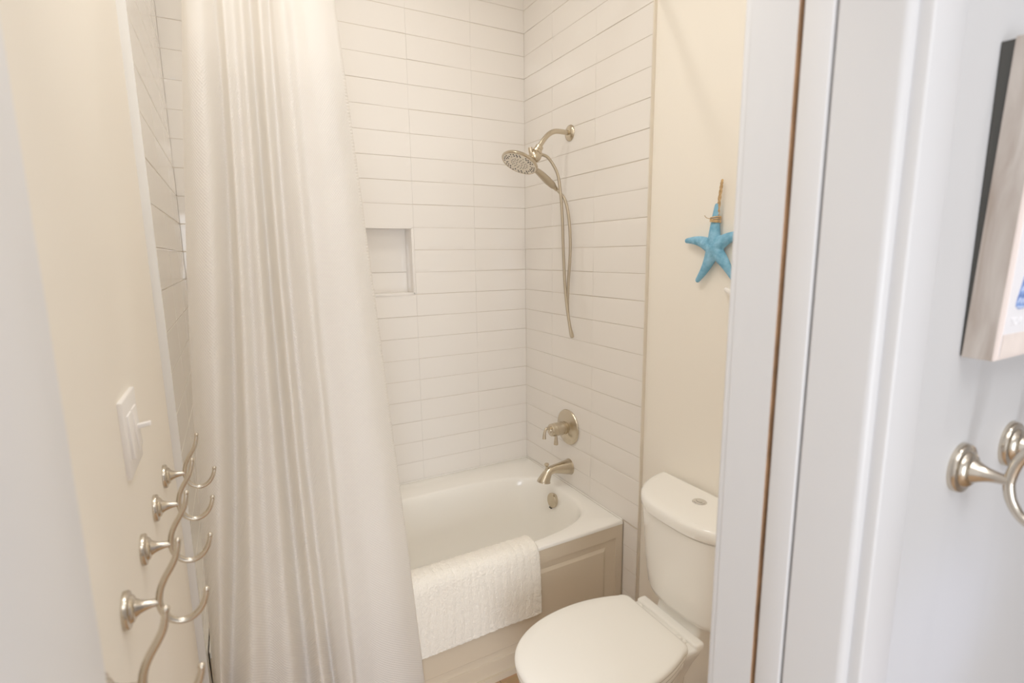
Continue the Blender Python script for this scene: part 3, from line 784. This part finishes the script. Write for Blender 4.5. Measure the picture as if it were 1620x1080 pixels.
# ------------------------------------------------------------------ light switch
sw = thing('light_switch', 'white wide light switch plate on the painted wall above the hooks', 'light switch', (XP, -1.398, 1.332))
b = MB(); b.box((-.0005, -.058, -.060), (.0065, .058, .060)); b.build('cover_plate', M['switch'], sw, bevel=.002)
b = MB(); b.box((.005, -.017, -.034), (.0085, .017, .034)); b.v = [Vector((p.x + (0.003 if p.z < 0 and p.x > .006 else 0), p.y - .022, p.z)) for p in b.v]
b.build('rocker', M['switch'], sw, bevel=.0008)
b = MB(); b.box((.005, -.017, -.034), (.0085, .017, .034)); b.v = [Vector((p.x + (0.003 if p.z < 0 and p.x > .006 else 0), p.y + .022, p.z)) for p in b.v]
b.build('rocker', M['switch'], sw, bevel=.0008)
b = MB(); b.box((.006, .018, -.003), (.028, .028, .004)); b.v = [Vector((p.x, p.y, p.z + (.003 if p.x > .01 else 0))) for p in b.v]; b.build('toggle', M['switch'], sw, bevel=.0012)

# ------------------------------------------------------------------ starfish ornaments
def starfish(name, label, center, tips, mt, r0=.027, rt=.0085, thick=0.9):
    b = MB(); b.sphere((0, 0, 0), r0 * .92, 24)
    for (ty, tz, bend) in tips:
        d = Vector((0, ty, tz)); n_ = Vector((0, -tz, ty)).normalized()
        P = []; R = []
        for k in range(25):
            t = k / 24; P.append(d * t + n_ * bend * math.sin(PI * t) + Vector((0.004 * t, 0, 0)))
            R.append((r0 * .86 - rt) * (1 - t) ** 1.05 + rt)
        e = (P[-1] - P[-2]).normalized()
        for a in (.5, .85, .98): P.append(P[24] + e * rt * a * .9); R.append(rt * math.sqrt(1 - a * a))
        b.tube(P, R, 18)
    o = b.build(name, mt, angle=180); o.location = center
    rm = o.modifiers.new('remesh', 'REMESH'); rm.mode = 'VOXEL'; rm.voxel_size = 0.0022; rm.use_smooth_shade = True
    sm = o.modifiers.new('smooth', 'SMOOTH'); sm.iterations = 10; sm.factor = .5
    dg = bpy.context.evaluated_depsgraph_get(); dg.update()
    m2 = bpy.data.meshes.new_from_object(o.evaluated_get(dg))
    for v in m2.vertices: v.co.x *= thick
    for p in m2.polygons: p.use_smooth = True
    o.modifiers.clear(); o.data = m2
    if not m2.materials: m2.materials.append(mt)
    return tag(o, label, 'starfish')
sc_ = (XR - 0.021, -1.2135, 1.612)
st = starfish('starfish', 'blue starfish with a jute rope wrapped round its top arm, hanging on the wall', sc_,
         [(-.002, .132, -.002), (.115, .027, .010), (.062, -.103, -.006), (-.080, -.096, -.004), (-.118, .040, -.012)], M['blue_star'], r0=.0300, rt=.0088, thick=.74)
b = MB()
def twist(path, r, tw, off):
    P = smooth_path(path, 14); out = []
    for i, q in enumerate(P):
        a = i * tw; out.append(q + Vector((math.cos(a), math.sin(a), 0)) * off)
    return out
hang = [(0.004, -.004, .100), (0.003, -.007, .150), (0.005, -.0105, .190), (0.007, -.0125, .209)]
hang2 = [(0.002, -.0095, .100), (0.001, -.0135, .150), (0.003, -.0165, .190), (0.007, -.0135, .210)]
for h_ in (hang, hang2):
    for ph in (0, PI):
        P = smooth_path(h_, 14); P = [q + Vector((math.cos(i*.55 + ph), math.sin(i*.55 + ph), 0)) * .0016 for i, q in enumerate(P)]
        b.tube(P, .0020, 7)
b.build('hanging_loop', M['jute'], st)
b = MB()
for k in range(4):
    z = .083 + k * .0042
    p = [Vector((.0165*math.cos(a)*.86, .0158*math.sin(a) - .001, z + .002*math.sin(a*1 + k))) for a in [2*PI*i/28 for i in range(29)]]
    b.tube(p, .0022, 8)
p = smooth_path([(-.012, .010, .092), (-.013, .020, .0945), (-.012, .028, .0985), (-.011, .033, .1040)], 6); b.tube(p, .0011, 6)
b.build('jute_wrap', M['jute'], st)
wst = starfish('starfish', 'white starfish arm showing below the blue one, beside the doorway', (XR - 0.018, -1.372, 1.420),
         [(.109, .064, .004), (.02, .125, 0), (.075, -.10, 0), (-.075, -.10, 0), (-.118, .05, 0)], M['white_star'], r0=.026, rt=.0075, thick=.75)

# ------------------------------------------------------------------ framed print on the hall wall
fx0, fx1, fz0, fz1 = -0.612, -0.16, 1.474, 1.822
fy0, fy1 = YP0 - 0.003, YP0 - 0.031
pic = thing('framed_print', 'weathered wood boxed print with a blue patterned shape on the hall wall', 'picture', (fx0, YP0, fz0))
def lo_(x, y, z): return (x - fx0, y - YP0, z - fz0)
b = MB(); W_, H_ = fx1 - fx0, fz1 - fz0
for (x0, x1, z0, z1) in ((0, .018, 0, H_), (W_-.018, W_, 0, H_), (.018, W_-.018, 0, .018), (.018, W_-.018, H_-.018, H_)):
    b.box((x0, fy1 - YP0, z0), (x1, fy0 - YP0, z1))
b.build('box_frame', M['frame_wood'], pic, smooth=False)
pic.rotation_euler = (math.radians(1.7), 0, 0)
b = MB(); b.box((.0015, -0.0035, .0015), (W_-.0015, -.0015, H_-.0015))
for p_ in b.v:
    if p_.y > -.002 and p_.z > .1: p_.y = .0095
b.build('gap_shade', M['dark'], pic, smooth=False)  # dark wedge in place of the shade between frame and wall
yf = fy1 - YP0
b = MB(); b.box((0.0005, yf - .0015, 0.0005), (W_-.0005, yf, H_-.0005)); b.build('front_border', M['print_edge'], pic, smooth=False)
b = MB(); b.box((.011, yf - .0025, .004), (W_-.011, yf - .001, H_-.006)); pp = b.build('print_sheet', M['print_paper'], pic, smooth=False)
yq = yf - .003
b = MB(); b.box((.011, yq, .004), (W_-.011, yq + .0008, .030))
b.build('sand_band', M['print_sand'], pp, smooth=False)
# blue patterned shape, its lower left lobe in view
out = [(.0300, .0610), (.0285, .0645), (.0300, .0720), (.0345, .0850), (.0395, .1020), (.0440, .1180), (.0500, .1360), (.0620, .1700), (.0850, .2100), (.1200, .2300), (.1400, .2000), (.1250, .1500), (.1050, .1050), (.0800, .0700), (.0550, .0585), (.0380, .0580)]
b = MB(); b.rings([[(x, yq + .0006, z) for x, z in out], [(x, yq, z) for x, z in out]]); b.build('blue_shape', M['print_blue'], pp, smooth=False)
b = MB()
for r in range(6):
    zz0 = .066 + r * .013; xs0 = .0315 + r * .0042
    P = []
    for k in range(14): P.append((xs0 + k*.0045, yq - .0004, zz0 + (.006 if k % 2 else 0) - k*.0006))
    b.tube(P, .00055, 5)
P = [(.031 + k*.003, yq - .0004, .0605 - .001*math.sin(k*.3) + (.0012 if k % 2 else 0)) for k in range(10)]; b.tube(P, .0006, 5)
b.build('pattern_lines', M['print_line'], pp)
cu = bpy.data.curves.new('lettering', 'FONT'); cu.body = 'TO P'; cu.size = .0125; cu.extrude = .0003; cu.space_character = 1.15
tmp = bpy.data.objects.new('lettering_curve', cu); COL.objects.link(tmp)
dg = bpy.context.evaluated_depsgraph_get(); dg.update()
lm = bpy.data.meshes.new_from_object(tmp.evaluated_get(dg)); bpy.data.objects.remove(tmp)
lm.materials.clear(); lm.materials.append(M['print_white'])
to = bpy.data.objects.new('lettering', lm); COL.objects.link(to); to.parent = pp
to.location = (.0225, yq - .0002, .0400); to.rotation_euler = (PI/2, 0, 0)

# ------------------------------------------------------------------ lights
def area(name, loc, rot, size, power, col, shape='DISK', size_y=None, spread=180):
    l = bpy.data.lights.new(name, 'AREA'); l.shape = shape; l.size = size; l.energy = power; l.color = col
    if size_y: l.size_y = size_y
    l.spread = math.radians(spread)
    o = bpy.data.objects.new(name, l); COL.objects.link(o); o.location = loc; o.rotation_euler = rot
    return o
WARM = (1.0, 0.93, 0.83); WARM2 = (1.0, 0.955, 0.885); NEUT = (1.0, 0.98, 0.97); COOL = (0.91, 0.945, 1.0)
area('tub_downlight', (-0.78, -0.633, 3.035), (0, 0, 0), 0.05, 2.9, WARM)  # lamp out of view, assumed from the rod and niche shadows
area('assumed_bath_ceiling_light', (-1.08, -1.38, 3.03), (0, 0, 0), 0.5, 8.2, WARM2)  # assumed ceiling lamp out of view, soft light for the bathroom
area('over_door_fill', (-1.05, YP1 + 0.03, 2.30), (math.radians(-62), 0, 0), 0.6, 6.2, WARM2, 'RECTANGLE', 0.2)  # added fill above the doorway, lights curtain and tub from the front
area('hall_downlight', (-0.42, -2.62, 3.03), (0, 0, 0), 0.10, 4.2, NEUT)  # unseen lamp assumed from the shadows below the hall robe hooks
area('hall_ceiling_fill', (-1.45, -3.2, 3.03), (0, 0, 0), 1.4, 24, NEUT)  # unseen broad panel added as soft fill for the hall
area('hall_window_fill', (-1.5, YHB + 0.03, 1.15), (PI/2, 0, math.radians(-6)), 1.6, 76, COOL, 'RECTANGLE', 1.8)  # unseen cool daylight panel behind the camera, added as frontal fill
sl = bpy.data.lights.new('added_hall_blue_spot', 'SPOT'); sl.energy = 24; sl.color = (0.55, 0.64, 1.0); sl.spot_size = math.radians(15); sl.spot_blend = 0.8; sl.shadow_soft_size = 0.08  # unseen blue spot, added to put a bluish patch on the hall wall
so = bpy.data.objects.new('added_hall_blue_spot', sl); COL.objects.link(so); so.location = (0.35, -3.3, 1.25)
so.rotation_euler = (Vector((-0.60, -2.095, 1.06)) - so.location).to_track_quat('-Z', 'Y').to_euler()
wd = bpy.data.worlds.new('World'); S.world = wd; wd.use_nodes = True
wd.node_tree.nodes['Background'].inputs[0].default_value = (0.9, 0.88, 0.85, 1)
wd.node_tree.nodes['Background'].inputs[1].default_value = 0.3

# ------------------------------------------------------------------ camera
cd = bpy.data.cameras.new('Camera'); cam = bpy.data.objects.new('Camera', cd); COL.objects.link(cam)
S.camera = cam
yaw, pit, rol = 0.4953, 0.1660, -0.0120
fw = Vector((math.sin(yaw)*math.cos(pit), math.cos(yaw)*math.cos(pit), -math.sin(pit)))
rt_ = Vector((math.cos(yaw), -math.sin(yaw), 0)); up_ = rt_.cross(fw)
R_ = math.cos(rol)*rt_ + math.sin(rol)*up_; U_ = -math.sin(rol)*rt_ + math.cos(rol)*up_
mw = Matrix((( R_.x, U_.x, -fw.x, -1.36791), (R_.y, U_.y, -fw.y, -2.37408), (R_.z, U_.z, -fw.z, 1.59965), (0,0,0,1)))
cam.matrix_world = mw
cd.sensor_width = 36; cd.lens = 18.1852; cd.clip_start = 0.01
cd.dof.use_dof = True; cd.dof.focus_distance = 2.1; cd.dof.aperture_fstop = 4.0

S.view_settings.view_transform = 'Standard'; S.view_settings.look = 'None'
S.view_settings.exposure = 0.0; S.view_settings.gamma = 1.34
try:
    S.cycles.max_bounces = 12; S.cycles.diffuse_bounces = 8; S.cycles.glossy_bounces = 6
    S.cycles.sample_clamp_indirect = 10.0
except Exception: pass
